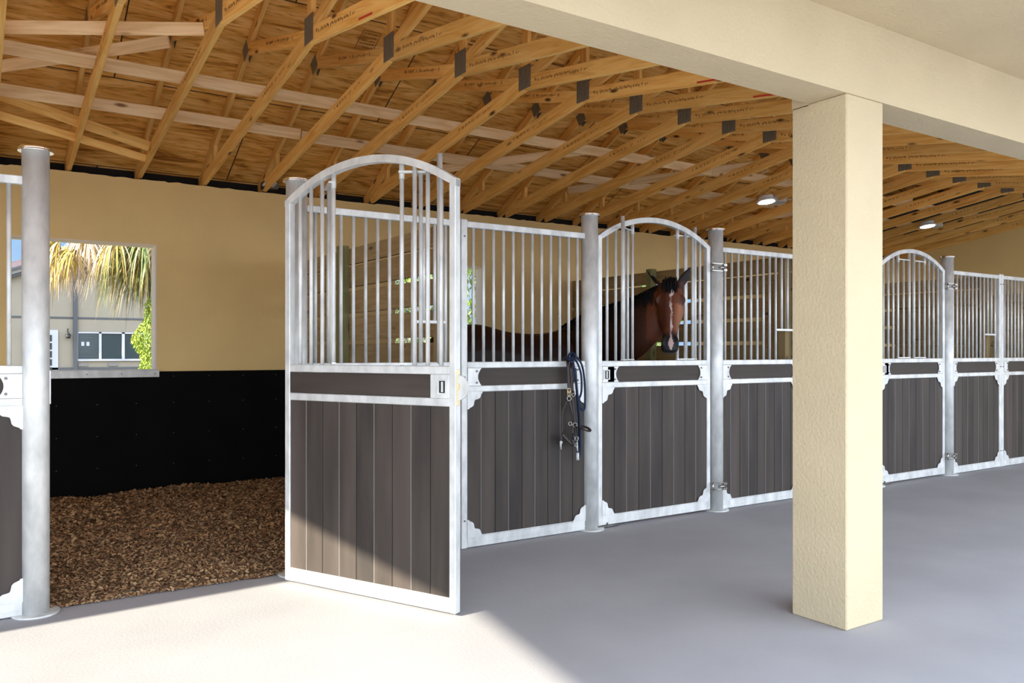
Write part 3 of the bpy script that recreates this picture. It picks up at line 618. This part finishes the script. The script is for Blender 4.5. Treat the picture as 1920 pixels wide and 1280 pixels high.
# ------------------------------------------------------------------ horse
def smooth_horse():
    lofts = MB()
    def loft(secs, n=20, close=True, sq=1.0):
        """secs: (centre, u vector (half height), v vector (half width))"""
        vs = []; fs = []
        for c, u, v in secs:
            c, u, v = Vector(c), Vector(u), Vector(v)
            for k in range(n):
                a = 2*math.pi*k/n; ca, sa = math.cos(a), math.sin(a)
                ca = math.copysign(abs(ca)**sq, ca); sa = math.copysign(abs(sa)**sq, sa); vs.append(c+u*ca+v*sa)
        m_ = len(secs)
        for i in range(m_-1):
            for k in range(n): k2 = (k+1) % n; fs.append((i*n+k, i*n+k2, (i+1)*n+k2, (i+1)*n+k))
        fs.append(tuple(reversed(range(n)))); fs.append(tuple((m_-1)*n+k for k in range(n)))
        lofts.add(vs, fs)
    def cat(secs, n=20, sub=5, sq=1.0):
        out = []; m_ = len(secs)
        def cr(p0, p1, p2, p3, t): return .5*((2*p1)+(p2-p0)*t+(2*p0-5*p1+4*p2-p3)*t*t+(3*p1-p0-3*p2+p3)*t**3)
        S = [[Vector(q) for q in s_] for s_ in secs]
        for i in range(m_-1):
            for k in range(sub):
                t = k/sub; a, b, c, d = S[max(i-1, 0)], S[i], S[i+1], S[min(i+2, m_-1)]
                out.append([cr(a[j], b[j], c[j], d[j], t) for j in range(3)])
        out.append(S[-1]); loft(out, n, sq=sq)
    # torso
    T_ = [((3.40, 6.52, 1.33), .10, .08), ((3.47, 6.51, 1.32), .21, .17), ((3.62, 6.50, 1.30), .30, .25), ((3.88, 6.47, 1.31), .345, .30), ((4.18, 6.42, 1.265), .325, .285), ((4.48, 6.33, 1.225), .345, .30), ((4.73, 6.24, 1.25), .355, .265), ((4.95, 6.13, 1.27), .29, .225), ((5.06, 6.06, 1.25), .17, .15)]
    cat([(c, (0, 0, h_), (.10*w_, -w_, 0) if c[0] < 4.3 else (-.4*w_, -.92*w_, 0)) for c, h_, w_ in T_])
    # neck, from withers/chest to poll
    N_ = [((4.82, 6.20, 1.33), .33, .19), ((4.82, 5.95, 1.43), .315, .145), ((4.82, 5.68, 1.51), .29, .12), ((4.86, 5.43, 1.60), .255, .10), ((4.92, 5.26, 1.725), .20, .088), ((4.965, 5.17, 1.86), .12, .075), ((4.985, 5.13, 1.92), .07, .06)]
    prev = None; secs = []
    for i, (c, h_, w_) in enumerate(N_):
        a = Vector(N_[max(i-1, 0)][0]); b = Vector(N_[min(i+1, len(N_)-1)][0]); d = (b-a).normalized(); side = Vector((.97, .24, 0)); side = (side-d*side.dot(d)).normalized(); up = side.cross(d); up = up if up.z > 0 else -up
        secs.append((c, up*h_, side*w_))
    cat(secs)
    # head
    F0 = Vector((4.955, 5.055, 2.005)); F1 = Vector((4.80, 4.90, 1.415))     # front line: forelock to upper lip
    ax = (F1-F0).normalized(); lat = Vector((.74, -.67, 0)).normalized(); nf = lat.cross(ax).normalized()
    if nf.y > 0: nf = -nf
    H_ = [(-.04, .060, .05, .03), (.03, .092, .085, .01), (.14, .106, .115, 0), (.27, .118, .135, 0), (.38, .110, .145, .002), (.5, .092, .128, .004), (.62, .074, .098, .004), (.74, .064, .078, .002), (.84, .068, .070, .0), (.92, .074, .062, .004), (.98, .062, .048, .012), (1.01, .036, .028, .022)]
    Ln = (F1-F0).length
    cat([(F0+ax*(t*Ln)-nf*(d_+o_), nf*d_, lat*w_) for t, w_, d_, o_ in H_], 24, 5, sq=.86)
    def hp(t, l, d): return F0+ax*(t*Ln)+lat*l-nf*d
    # cheeks (round jaw discs), chin, lips
    for s_ in (-1, 1):
        cat([(hp(.22, s_*.080, .16), nf*.06, lat*.030), (hp(.34, s_*.086, .17), nf*.095, lat*.034), (hp(.46, s_*.074, .155), nf*.08, lat*.030), (hp(.56, s_*.055, .13), nf*.05, lat*.024)], 14, 4)
        cat([(hp(.19, s_*.090, .04), nf*.016, lat*.014), (hp(.235, s_*.110, .046), nf*.026, lat*.018), (hp(.28, s_*.114, .052), nf*.022, lat*.015), (hp(.33, s_*.098, .06), nf*.010, lat*.008)], 12, 3)   # brow
        cat([(hp(.36, s_*.076, .05), nf*.012, lat*.010), (hp(.5, s_*.066, .05), nf*.012, lat*.008), (hp(.62, s_*.05, .05), nf*.010, lat*.006)], 10, 3)   # facial crest
        cat([(hp(.80, s_*.048, .014), nf*.012, lat*.010), (hp(.87, s_*.060, .018), nf*.022, lat*.014), (hp(.93, s_*.058, .026), nf*.016, lat*.012)], 12, 3)   # nostril rim
        # ears
    cat([(hp(.80, 0, .115), nf*.02, lat*.025), (hp(.90, 0, .105), nf*.028, lat*.036), (hp(.97, 0, .085), nf*.022, lat*.032), (hp(1.0, 0, .075), nf*.012, lat*.018)], 14, 3)
    def ear(b0, tip, wv, dv_):
        b0, tip, wv, dv_ = Vector(b0), Vector(tip), Vector(wv), Vector(dv_); pr = [(-.18, .55, .9), (.0, .8, 1), (.2, 1.0, .9), (.45, 1.0, .7), (.7, .74, .5), (.88, .4, .35), (1, .08, .15)]
        cat([(b0.lerp(tip, t), wv*a, dv_*b) for t, a, b in pr], 12, 3)
    ear(hp(.02, .080, .09), (5.125, 4.985, 2.125), lat*.047+Vector((0, 0, -.006)), nf*.018)
    ear(hp(.02, -.076, .09), (4.76, 5.20, 2.13), lat*.018+nf*.022, nf.cross(ax)*.016)
    # legs
    def leg(pts):
        ss = []
        for i, (c, a, b) in enumerate(pts): ss.append((c, (a, 0, 0), (0, b, 0)))
        cat(ss, 14, 4)
    for x, y in ((4.86, 6.32), (4.98, 5.98)):
        leg([((x-.06, y, 1.2), .14, .09), ((x-.02, y, .95), .10, .075), ((x, y, .72), .062, .052), ((x+.005, y, .56), .045, .042), ((x+.01, y, .50), .048, .045), ((x, y, .42), .034, .030), ((x, y, .24), .028, .026), ((x, y, .19), .038, .034), ((x+.03, y, .12), .032, .03), ((x+.05, y, .085), .058, .052), ((x+.055, y, .03), .066, .058)])
    for x, y in ((3.72, 6.66), (3.86, 6.34)):
        leg([((x, y, 1.25), .21, .11), ((x+.06, y, 1.0), .17, .10), ((x+.09, y, .84), .11, .075), ((x-.01, y, .68), .07, .052), ((x-.09, y, .56), .052, .04), ((x-.09, y, .50), .05, .04), ((x-.06, y, .42), .036, .032), ((x-.045, y, .26), .031, .028), ((x-.045, y, .20), .04, .035), ((x-.01, y, .12), .032, .03), ((x+.01, y, .085), .058, .052), ((x+.015, y, .03), .066, .058)])
    me = lofts.mesh('horse_raw', M['bed']); tmp = bpy.data.objects.new('tmp', me); COL.objects.link(tmp)
    md = tmp.modifiers.new('r', 'REMESH'); md.mode = 'VOXEL'; md.voxel_size = .0105; md.use_smooth_shade = True
    ms = tmp.modifiers.new('s', 'SMOOTH'); ms.factor = .5; ms.iterations = 5
    dg = bpy.context.evaluated_depsgraph_get(); dg.update(); m2 = bpy.data.meshes.new_from_object(tmp.evaluated_get(dg)); bpy.data.objects.remove(tmp)
    m2.name = 'horse'; m2.materials.clear()
    # coat colours
    ca = m2.color_attributes.new('coat', 'FLOAT_COLOR', 'POINT'); cols = []; rn = random.Random(2)
    def mixc(a, b, t): t = max(0, min(1, t)); return [a[i]*(1-t)+b[i]*t for i in range(3)]
    BAY = (.020, .007, .004); RED = (.10, .025, .007); BLK = (.004, .003, .004); WHT = (.50, .40, .38)
    EYES = [hp(.265, s_*.112, .060) for s_ in (-1, 1)]
    for v in m2.vertices:
        p = v.co; q = p-F0; t = q.dot(ax)/Ln; l = q.dot(lat); d = -q.dot(nf)
        c = BAY
        if p.y < 5.6: c = mixc(BAY, (.060, .018, .006), min(1, max(0, (5.55-p.y)/.4))*min(1, max(0, (1.86-p.z)/.3)))
        if -.1 < t < 1.1 and abs(l) < .2 and -.05 < d < .32 and p.y < 5.24:
            c = RED
            c = mixc(c, (.03, .008, .005), max(0, 1-abs(l+.05)/.06)*.8 if .15 < t < .7 else 0)
            c = mixc(c, (.24, .085, .03), (l-.02)/.05 if .33 < t < .72 else 0)  # face toned darker on one side, lighter on the other
            c = mixc(c, BLK, (t-.70)/.1)
            if t < .10: c = mixc(c, BLK, .6)
            wob = .0025*math.sin(t*31)+.0025*math.sin(t*14+1)
            if d < .06:
                if .13 < t < .24 and abs(l-.006-.010*math.sin((t-.13)*38)) < .013*math.cos((t-.185)/.055*1.4)+.003: c = WHT
                if .24 <= t < .74 and abs(l-.002-wob) < .0075+.002*math.sin(t*40): c = mixc(WHT, RED, .35+.3*math.sin(t*27))
                if .74 <= t < .84 and abs(l-wob) < .006: c = mixc(WHT, RED, .4)
                if .82 <= t < .985 and abs(l+.004) < .017*math.sin((t-.82)/.165*math.pi)+.004: c = (.42, .30, .28)
            if .85 < t < .915 and .042 < abs(l) < .070 and d < .04: c = (.001, .001, .001)
        if t < .02 and p.z > 2.0 and p.y < 5.3: c = mixc(BLK, BAY, .45)
        for e_ in EYES:
            c = mixc(c, (.012, .005, .003), 1.25-(p-e_).length/.045)  # colour darkened around the eyes to counter the light sheen on the brow
        if p.z < .62: c = mixc(c, BLK, (.62-p.z)/.12)
        if p.z < .10: c = (.03, .025, .02)
        cols += [*c, 1]
    ca.data.foreach_set('color', cols)
    m = bpy.data.materials.new('bay_coat'); m.use_nodes = True; t = m.node_tree; b = t.nodes['Principled BSDF']; b.inputs['Roughness'].default_value = .5
    an = t.nodes.new('ShaderNodeAttribute'); an.attribute_name = 'coat'; t.links.new(an.outputs['Color'], b.inputs['Base Color']); b.inputs['Specular IOR Level'].default_value = .3
    m2.materials.append(m); M['coat'] = m
    o = bpy.data.objects.new('horse', m2); COL.objects.link(o)
    for p in m2.polygons: p.use_smooth = True
    tag(o, 'dark bay horse with a thin white blaze looking out over its stall door', 'horse')
    # eyes
    for s_ in (-1, 1):
        c = hp(.265, s_*.106, .060); e = MB(); rr_ = .0215; vs = []; fs = []
        for i in range(7):
            th_ = math.pi*i/6
            for k in range(12): a = 2*math.pi*k/12; vs.append(c+Vector((math.sin(th_)*math.cos(a), math.sin(th_)*math.sin(a), math.cos(th_)))*rr_)
        for i in range(6):
            for k in range(12): fs.append((i*12+k, i*12+(k+1) % 12, (i+1)*12+(k+1) % 12, (i+1)*12+k))
        e.add(vs, fs, 0, True); e.obj('eye', M['eye'], o)
    # mane and forelock
    mn = MB(); r = random.Random(4)
    crest = [Vector(c)+u for c, u, v in secs]
    for k in range(420):
        t = r.random()*(len(crest)-1); i = min(int(t), len(crest)-2); p = crest[i].lerp(crest[i+1], t-i)+Vector((r.uniform(-.015, .015), 0, r.uniform(-.012, .012)))
        side = 1 if r.random() < .75 else -1; ln_ = r.uniform(.12, .26); pts = [p]
        for j in range(1, 6): pts.append(p+Vector((side*(.02+.075*min(1, j/3)), r.uniform(-.01, .01), .022-.2*ln_*j-.0*j)))
        mn.path(pts, [.004, .007, .007, .006, .004, .001], 4)
    for i in range(len(crest)-1):
        mn.path([crest[i]+Vector((0, 0, .002)), crest[i+1]+Vector((0, 0, .002))], .024, 8)
    mn.obj('mane', M['hair'], o)
    fl_ = MB()
    for k in range(120):
        p = hp(r.uniform(-.08, .03), r.uniform(-.055, .055), r.uniform(.02, .09)); e_ = hp(r.uniform(.08, .2), p.dot(lat)-F0.dot(lat)+r.uniform(-.02, .02), -.006)
        mid = p.lerp(e_, .4)+nf*.03+Vector((0, 0, .01)); fl_.path([p, mid, e_], [.006, .007, .0015], 4)
    fl_.obj('forelock', M['hair'], o)
    tl = MB()
    for k in range(90):
        p = Vector((3.41, 6.52, 1.42))+Vector((r.uniform(-.02, .02), r.uniform(-.03, .03), r.uniform(-.02, .02))); L2 = r.uniform(.6, .85); q = Vector((-.09+r.uniform(-.05, .05), r.uniform(-.07, .07), 0))
        tl.path([p, p+Vector((-.07, 0, -.05))+q*.3, p+q+Vector((-.04, 0, -L2*.5)), p+q+Vector((-.02, 0, -L2))], [.012, .012, .01, .003], 5)
    tl.obj('tail', M['hair'], o)
M['eye'] = mat('eye', (.004, .003, .003), .3, spec=.25); M['hair'] = mat('black_horse_hair', (.005, .004, .004), .75, spec=.15)
smooth_horse()

# ------------------------------------------------------------------ halter and lead rope hanging on the bars
def pxp(u, v, y=5.0):
    t = (u-960)/1541.585; k = (.5523+.8337*t)/(.8337-.5523*t); x = y*k; d = .5523*x+.8337*y
    return Vector((x, y, 1.4+(659.3-v)*d/1541.585))
def crv(pts, n=6):
    pts = [Vector(p) for p in pts]; out = []
    for i in range(len(pts)-1):
        a, b, c, d = pts[max(i-1, 0)], pts[i], pts[i+1], pts[min(i+2, len(pts)-1)]
        for k in range(n):
            t = k/n; out.append(.5*((2*b)+(c-a)*t+(2*a-5*b+4*c-d)*t*t+(3*b-a-3*c+d)*t**3))
    out.append(pts[-1]); return out
rope = MB(); RR = .0085
rope.path(crv([pxp(1083, 850, 4.985), pxp(1086, 800, 4.985), pxp(1082, 740, 4.975), pxp(1078, 700, 4.965), pxp(1075, 680, 4.975), pxp(1072, 668, 5.02), pxp(1071, 664, 5.06)]), RR, 8)
rope.path(crv([pxp(1071, 664, 5.05), pxp(1080, 668, 4.99), pxp(1091, 684, 4.975), pxp(1096, 715, 4.975), pxp(1097, 755, 4.975), pxp(1095, 768, 4.975), pxp(1089, 765, 4.975), pxp(1084, 750, 4.97)]), RR, 8)
rope.path(crv([pxp(1084, 750, 4.97), pxp(1090, 735, 4.965), pxp(1090, 705, 4.965), pxp(1084, 683, 4.965), pxp(1076, 673, 4.985), pxp(1066, 674, 5.0), pxp(1062, 668, 5.04)]), RR, 8)
rope.path(crv([pxp(1066, 668, 5.03), pxp(1070, 678, 4.975), pxp(1078, 674, 4.97), pxp(1079, 666, 4.99), pxp(1072, 661, 5.03), pxp(1066, 666, 5.02)]), RR, 8)
rope.path(crv([pxp(1079, 690, 4.97), pxp(1081, 720, 4.96), pxp(1086, 770, 4.965), pxp(1088, 815, 4.965), pxp(1088, 848, 4.97), pxp(1083, 858, 4.98)]), RR, 8)
ro = rope.obj('lead_rope', M['mat_lead']); tag(ro, 'dark blue lead rope looped and knotted over the stall bars', 'lead rope')
sn = MB().path([pxp(1082, 826, 4.98), pxp(1082, 836, 4.98), pxp(1083, 846, 4.98)], [.004, .008, .005], 8); sn.ring(pxp(1081, 822, 4.98), (.1, 1, 0), .016, .0035); sn.path([pxp(1083, 848, 4.98), pxp(1083, 862, 4.98)], .0125, 10)
sn.obj('rope_snap', M['galv'], ro)
hal = MB()
def strap(pts, w=.011): hal.path(crv(pts, 5), w*1.25, 8, flat=.36, up=(1, .1, 0))
strap([pxp(1064, 672, 5.03), pxp(1065, 684, 4.99), pxp(1066, 710, 4.985), pxp(1067, 736, 4.985)])
strap([pxp(1071, 676, 5.02), pxp(1071, 690, 4.98), pxp(1072, 712, 4.98), pxp(1073, 735, 4.98)])
strap([pxp(1067, 736, 4.985), pxp(1068, 748, 4.985)])
strap([pxp(1068, 750, 4.985), pxp(1072, 765, 4.98), pxp(1076, 785, 4.98), pxp(1077, 797, 4.98)], .013)
strap([pxp(1073, 740, 4.98), pxp(1076, 765, 4.975), pxp(1079, 797, 4.975)], .010)
strap([pxp(1064, 750, 4.985), pxp(1057, 766, 4.985), pxp(1054, 785, 4.985), pxp(1055, 800, 4.985), pxp(1053, 813, 4.985)], .006)
strap([pxp(1053, 813, 4.985), pxp(1052, 826, 4.985)], .009)
strap([pxp(1054, 813, 4.985), pxp(1062, 822, 4.98), pxp(1073, 834, 4.98)], .012)
strap([pxp(1080, 800, 4.97), pxp(1090, 803, 4.93), pxp(1103, 808, 4.89), pxp(1106, 806, 4.90), pxp(1100, 801, 4.94), pxp(1082, 797, 4.985)], .011)
strap([pxp(1075, 800, 4.975), pxp(1074, 818, 4.975), pxp(1076, 834, 4.975)], .012)
strap([pxp(1079, 802, 4.98), pxp(1081, 818, 4.98), pxp(1080, 832, 4.98)], .010)
ho = hal.obj('halter', M['leather']); tag(ho, 'dark brown leather halter with brass buckle hanging on the stall bars', 'halter')
bk = MB()
c0 = pxp(1067, 735, 4.975)
for a, b in (((-.014, -.028), (.014, -.028)), ((.014, -.028), (.014, .028)), ((.014, .028), (-.014, .028)), ((-.014, .028), (-.014, -.028)), ((0, -.028), (0, .02))):
    bk.tube(c0+Vector((a[0], 0, a[1])), c0+Vector((b[0], 0, b[1])), .0035, n=8)
bk.obj('buckle', M['brass'], ho)
for (u, v, rr_) in ((1067, 747, .017), (1075, 740, .013), (1078, 797, .018), (1069, 794, .014), (1080, 834, .011)):
    MB().ring(pxp(u, v, 4.972), (.2, 1, 0), rr_, .003).obj('ring', M['ringsteel'], ho)
MB().path([pxp(1052, 826, 4.985), pxp(1051, 834, 4.985), pxp(1052, 842, 4.985)], [.004, .008, .004], 8).ring(pxp(1052, 829, 4.985), (0, 1, 0), .010, .003).obj('halter_snap', M['galv'], ho)
MB().tube(pxp(1075, 812, 4.97), pxp(1075, 824, 4.97), .010, n=8).obj('keeper', M['iron'], ho)

# ------------------------------------------------------------------ lights on the trusses, cables, junk on the wall top
def emis(name, c, s):
    m = bpy.data.materials.new(name); m.use_nodes = True; b = m.node_tree.nodes['Principled BSDF']; b.inputs['Emission Color'].default_value = (*c, 1); b.inputs['Emission Strength'].default_value = s; b.inputs['Base Color'].default_value = (.8, .8, .8, 1); return m
M['led'] = emis('led_diffuser', (.93, .97, 1), 60)
lt = empty('ceiling_light', (8.56, 7.0, 3.335)); lt.rotation_euler = (-.15, 0, 0)
MB().tube((0, 0, -.012), (0, 0, .01), .125, .12, n=32).tube((0, 0, .008), (0, 0, .06), .095, n=24).obj('housing', M['white'], lt)
MB().tube((0, 0, -.0145), (0, 0, -.0115), .098, n=32).obj('diffuser', M['led'], lt)
MB().bbox((.10, -.07, .0), (.32, .07, .07), .004).obj('junction_box', M['galv'], lt)
lt2 = copy_tree(lt); lt2.location = (12.29, 7.0, 3.335)
tag(lt, 'round white ceiling lamp glowing just left of the column', 'ceiling lamp', 'round lamps under the trusses'); tag(lt2, 'round white ceiling lamp glowing right of the column, near the end wall', 'ceiling lamp', 'round lamps under the trusses')
def cable(pts, label, name='cable', m='wire', r=.005):
    o = MB().path(crv(pts, 8), r, 6).obj(name, M[m]); tag(o, label, 'cable')
cable([(8.85, 7.0, 3.40), (9.0, 6.8, 3.36), (9.05, 6.7, 3.45), (8.95, 6.6, 3.62), (9.1, 6.5, 3.70)], 'white cable curling from the ceiling lamp beside the column')
cable([(8.5, 6.5, 3.42), (8.42, 6.4, 3.55), (8.5, 6.3, 3.68), (8.7, 6.3, 3.69), (8.8, 6.35, 3.58)], 'loose loop of white cable above the ceiling lamp beside the column')
cable([(8.15, 6.9, 3.38), (8.1, 6.85, 3.46), (8.15, 6.8, 3.57), (8.28, 6.75, 3.64)], 'thin white cable end left of the ceiling lamp beside the column')
jb = empty('wire_box', (2.68, YW+.02, ZW+.03))
MB().bbox((-.09, -.05, 0), (.07, .06, .08), .006).obj('box', M['galv_dark'], jb)
jl = MB()
for k in range(3): jl.tube((-.10+.05*k, -.055, .02), (-.06+.05*k, -.07, .07), .012, n=8)
jl.obj('connector', M['galv'], jb); tag(jb, 'small dark metal junction box on top of the back wall beside the half hidden post', 'junction box')

# ------------------------------------------------------------------ outside
M['grass'] = mat('grass', (.20, .17, .11), .9, 0, 2, .3)
M['house'] = mat('house_stucco', (.225, .20, .15), .85, 0, 2, .03, bump=.2, bscale=30)
M['owhite'] = mat('outdoor_white', (.36, .37, .40), .6)
M['housetrim'] = mat('house_trim', (.05, .055, .06), .6)
M['roof'] = mat('roof_tile', (.23, .165, .16), .8, 0, 6, .15, stretch=(1, 1, 4))
M['glass'] = mat('dark_glass', (.03, .045, .05), .12)
M['blind'] = mat('blind', (.07, .09, .095), .5); M['vent'] = mat('vent', (.16, .155, .14), .7)
M['dry1'] = mat('dry_frond', (.56, .40, .18), .8, 0, 3, .2); M['dry2'] = mat('dry_pink_frond', (.62, .46, .34), .8); M['yel'] = mat('yellow_frond', (.42, .30, .045), .7); M['grn'] = mat('green_frond', (.12, .165, .035), .6); M['lime'] = mat('lime_leaf', (.21, .32, .03), .6); M['lime2'] = mat('yellow_lime_leaf', (.34, .33, .035), .6); M['bark'] = mat('bark', (.22, .16, .10), .9, 0, 8, .3)
g = MB().box((-30, YW+.5, 0), (50, 27.9, .01)).obj('lawn', M['grass']); g['kind'] = 'structure'
HY = 28.0
h = empty('house', (3.0, HY, 0))
def hpart(name, mb, m, parent=h): return mb.obj(name, M[m] if isinstance(m, str) else m, parent)
dx = -3.0
def hb(name, x0, x1, z0, z1, y0, y1, m, parent=h): return hpart(name, MB().box((x0+dx, y0, z0), (x1+dx, y1, z1)), m, parent)
apex = (6.5, 5.83)
hw = MB().prism([(-5+dx, 0), (16+dx, 0), (16+dx, 2.1), (apex[0]+dx, apex[1]), (-5+dx, 1.35)], 0, 8); hpart('wall', hw, 'house')
sl_ = .39
for s_, xe in ((1, -5), (-1, 16)):
    zz = apex[1]-sl_*abs(xe-apex[0])
    rf = MB().prism([(xe+dx, zz), (apex[0]+dx, apex[1]), (apex[0]+dx, apex[1]+.30), (xe+dx, zz+.30)], -.05, 8.3); hpart('roof', rf, 'roof')
    for q, (o1, o2, mm) in enumerate(((-.16, -.08, 'housetrim'), (-.08, .03, 'vent'), (.03, .10, 'housetrim'))):
        hpart('rake_trim', MB().prism([(xe+dx, zz+o1), (apex[0]+dx, apex[1]+o1), (apex[0]+dx, apex[1]+o2), (xe+dx, zz+o2)], -.2-.05*q, 0), mm)
hb('downpipe', 2.66, 2.78, 0, 4.2, -.08, 0, 'housetrim')
hb('wall_groove', -4.8, 15.5, 2.39, 2.45, -.012, 0, 'housetrim'); hb('base_band', -4.8, 15.5, .86, .93, -.05, 0, 'housetrim')
for (a, b) in ((2.79, 3.36), (3.43, 4.0), (4.08, 4.66), (4.72, 5.3)):
    hb('window_pane', a, b, 1.18, 1.96, -.02, 0, 'glass')
wf = MB()
for a, b in ((2.76, 2.79), (3.36, 3.43), (4.0, 4.08), (4.66, 4.72), (5.3, 5.34)): wf.box((a+dx, -.05, 1.14), (b+dx, 0, 2.0))
wf.box((2.76+dx, -.05, 1.96), (5.34+dx, 0, 2.0)).box((2.76+dx, -.06, 1.12), (5.34+dx, 0, 1.18)); hpart('window_frame', wf, 'owhite')
bl = MB()
for k in range(18): bl.box((2.80+dx, -.028, 1.2+.042*k), (3.35+dx, -.022, 1.215+.042*k))
hpart('window_blind', bl, 'blind'); hb('notice', 3.02, 3.1, 1.58, 1.70, -.03, -.02, 'owhite'); hb('notice', 2.88, 2.96, 1.58, 1.70, -.03, -.02, 'owhite')
dr_ = hb('house_door', 1.35, 2.26, 0, 2.05, -.05, 0, 'owhite'); m = MB()
for k in range(5): m.box((1.55+dx, -.06, .75+.24*k), (2.10+dx, -.051, .94+.24*k))
hpart('door_pane', m, 'glass', dr_)
lm = hpart('wall_lamp', MB().tube((2.52+dx, -.02, 1.92), (2.52+dx, -.02, 2.10), .012, n=8).tube((2.52+dx, -.14, 1.80), (2.52+dx, -.14, 1.90), .05, .08, n=8).tube((2.52+dx, -.14, 1.90), (2.52+dx, -.14, 1.98), .08, .02, n=8).tube((2.52+dx, -.02, 1.98), (2.52+dx, -.14, 1.98), .012, n=8), 'iron')
for a in (2.80, 3.62): hb('air_vent', a, a+.26, .96, 1.05, -.03, 0, 'vent')
tag(h, 'cream house with three dark windows seen through the stall window', 'house')
def frond(hub, az, n, ln_, droop, mats, parent, r, name='frond'):
    mb = MB(); hub = Vector(hub)
    for k in range(n):
        a = az+(k/(n-1)-.5)*2.9; l = ln_*r.uniform(.75, 1.1); w_ = r.uniform(.006, .012); l *= r.choice((1, .85, .6)); a += r.uniform(-.15, .15); d = Vector((math.cos(a), math.sin(a), r.uniform(-.1, .5))); pts = []
        for j in range(6):
            t = j/5; pts.append(hub+d*l*(t-.35*t*t)+Vector((0, 0, -droop*l*t*t*1.1)))
        vs = []; sd = Vector((-math.sin(a), math.cos(a), .2)).normalized()
        for j, p in enumerate(pts): ww = w_*(1, 1.2, 1.1, .9, .55, .06)[j]; vs += [p-sd*ww, p+Vector((0, 0, .006)), p+sd*ww]
        fs = []
        for j in range(5): fs += [(3*j, 3*j+1, 3*j+4, 3*j+3), (3*j+1, 3*j+2, 3*j+5, 3*j+4)]
        mb.add(vs, fs, r.randrange(len(mats)))
    return mb.obj(name, [M[q] for q in mats], parent)
pr_ = random.Random(21)
r_dr = lambda: pr_.uniform(.7, 1.25)
pm = empty('palm_tree', (2.9, 13.2, 0))
MB().path([(0, 0, 0), (.05, 0, 1.2), (.02, .05, 2.4), (0, 0, 3.5)], [.24, .19, .18, .24], 14).obj('trunk', M['bark'], pm)
for k in range(46):
    x = pr_.uniform(1.0, 2.9); y = 13.2+pr_.uniform(-.9, .7); z = 3.02-.16*pr_.random()-(0 if x > 1.4 else .12)+.0*x
    if k > 30: x = pr_.uniform(1.7, 3.2); z = pr_.uniform(2.75, 3.15)
    dry = x < 1.9 and k % 5 or k % 4 == 0
    mats = [['dry1', 'dry2', 'yel'], ['dry1', 'dry2'], ['dry1', 'yel', 'yel']][k % 3] if dry else [['grn', 'grn', 'yel'], ['grn', 'dry1', 'grn']][k % 2]
    ln2 = pr_.uniform(.5, .75)+(.25 if x > 1.75 else 0)
    frond((x-2.9, y-13.2, z), pr_.choice((math.pi, math.pi, -math.pi/2, 2.4, -2.6))+pr_.uniform(-.3, .3), 46, ln2, r_dr(), mats, pm, pr_)
for k in range(14):
    a = 2*math.pi*k/14; st = Vector((0, 0, 3.5)); e_ = Vector((math.cos(a)*.9, math.sin(a)*.9, 4.0+.2*math.sin(k*2)))
    MB().path(crv([st, st.lerp(e_, .5)+Vector((0, 0, .15)), e_], 4), .015, 5).obj('leaf_stalk', M['grn'], pm); frond(e_, a, 22, .9, .7, ['grn', 'grn', 'yel'], pm, pr_)
tag(pm, 'palm tree with drooping yellow and green fronds, seen through the stall window', 'palm tree')
def bush(name, c, ax_, n, mats, label, cat_, r, ls=.05):
    o = empty(name, (c[0], c[1], 0)); mb = MB()
    for k in range(n):
        while True:
            p = Vector((r.uniform(-1, 1), r.uniform(-1, 1), r.uniform(-1, 1)))
            if p.length < 1: break
        p = p.normalized()*(p.length**.4); p = Vector((p.x*ax_[0]*(1+.15*math.sin(p.z*9)), p.y*ax_[1], c[2]+p.z*ax_[2]))
        d = Vector((r.uniform(-.6, .6), r.uniform(-.6, .6), -.8)).normalized()*ls*r.uniform(.6, 1.4); sd = d.cross(Vector((r.uniform(-1, 1), r.uniform(-1, 1), .3))).normalized()*ls*.22
        mb.add([p, p+d*.5-sd, p+d, p+d*.5+sd], [(0, 1, 2, 3)], r.randrange(len(mats)))
    mb.obj('foliage', [M[q] for q in mats], o)
    st = MB()
    for k in range(5): a = 1.3*k; st.path([(0, 0, 0), (ax_[0]*.3*math.cos(a), ax_[1]*.3*math.sin(a), c[2]*.7), (ax_[0]*.6*math.cos(a), ax_[1]*.6*math.sin(a), c[2]+ax_[2]*.4)], [.03, .02, .008], 6)
    st.obj('stem', M['bark'], o); tag(o, label, cat_); return o
bush('feathery_shrub', (2.40, 12.6, 1.45), (.42, .45, .85), 14000, ['lime', 'lime', 'lime2', 'lime'], 'bright lime green feathery shrub below the palm, right side of the stall window', 'shrub', pr_, .04)
bush('garden_tree', (9.0, 17.5, 2.3), (2.2, 1.2, 2.1), 5000, ['grn', 'grn', 'lime'], 'green leafy tree seen through the window of the horse stall', 'tree', pr_, .16)
bush('garden_tree', (14.8, 17.5, 2.3), (2.6, 1.2, 2.2), 3000, ['grn', 'grn', 'lime'], 'green leafy tree far right beyond the back wall windows', 'tree', pr_, .16)
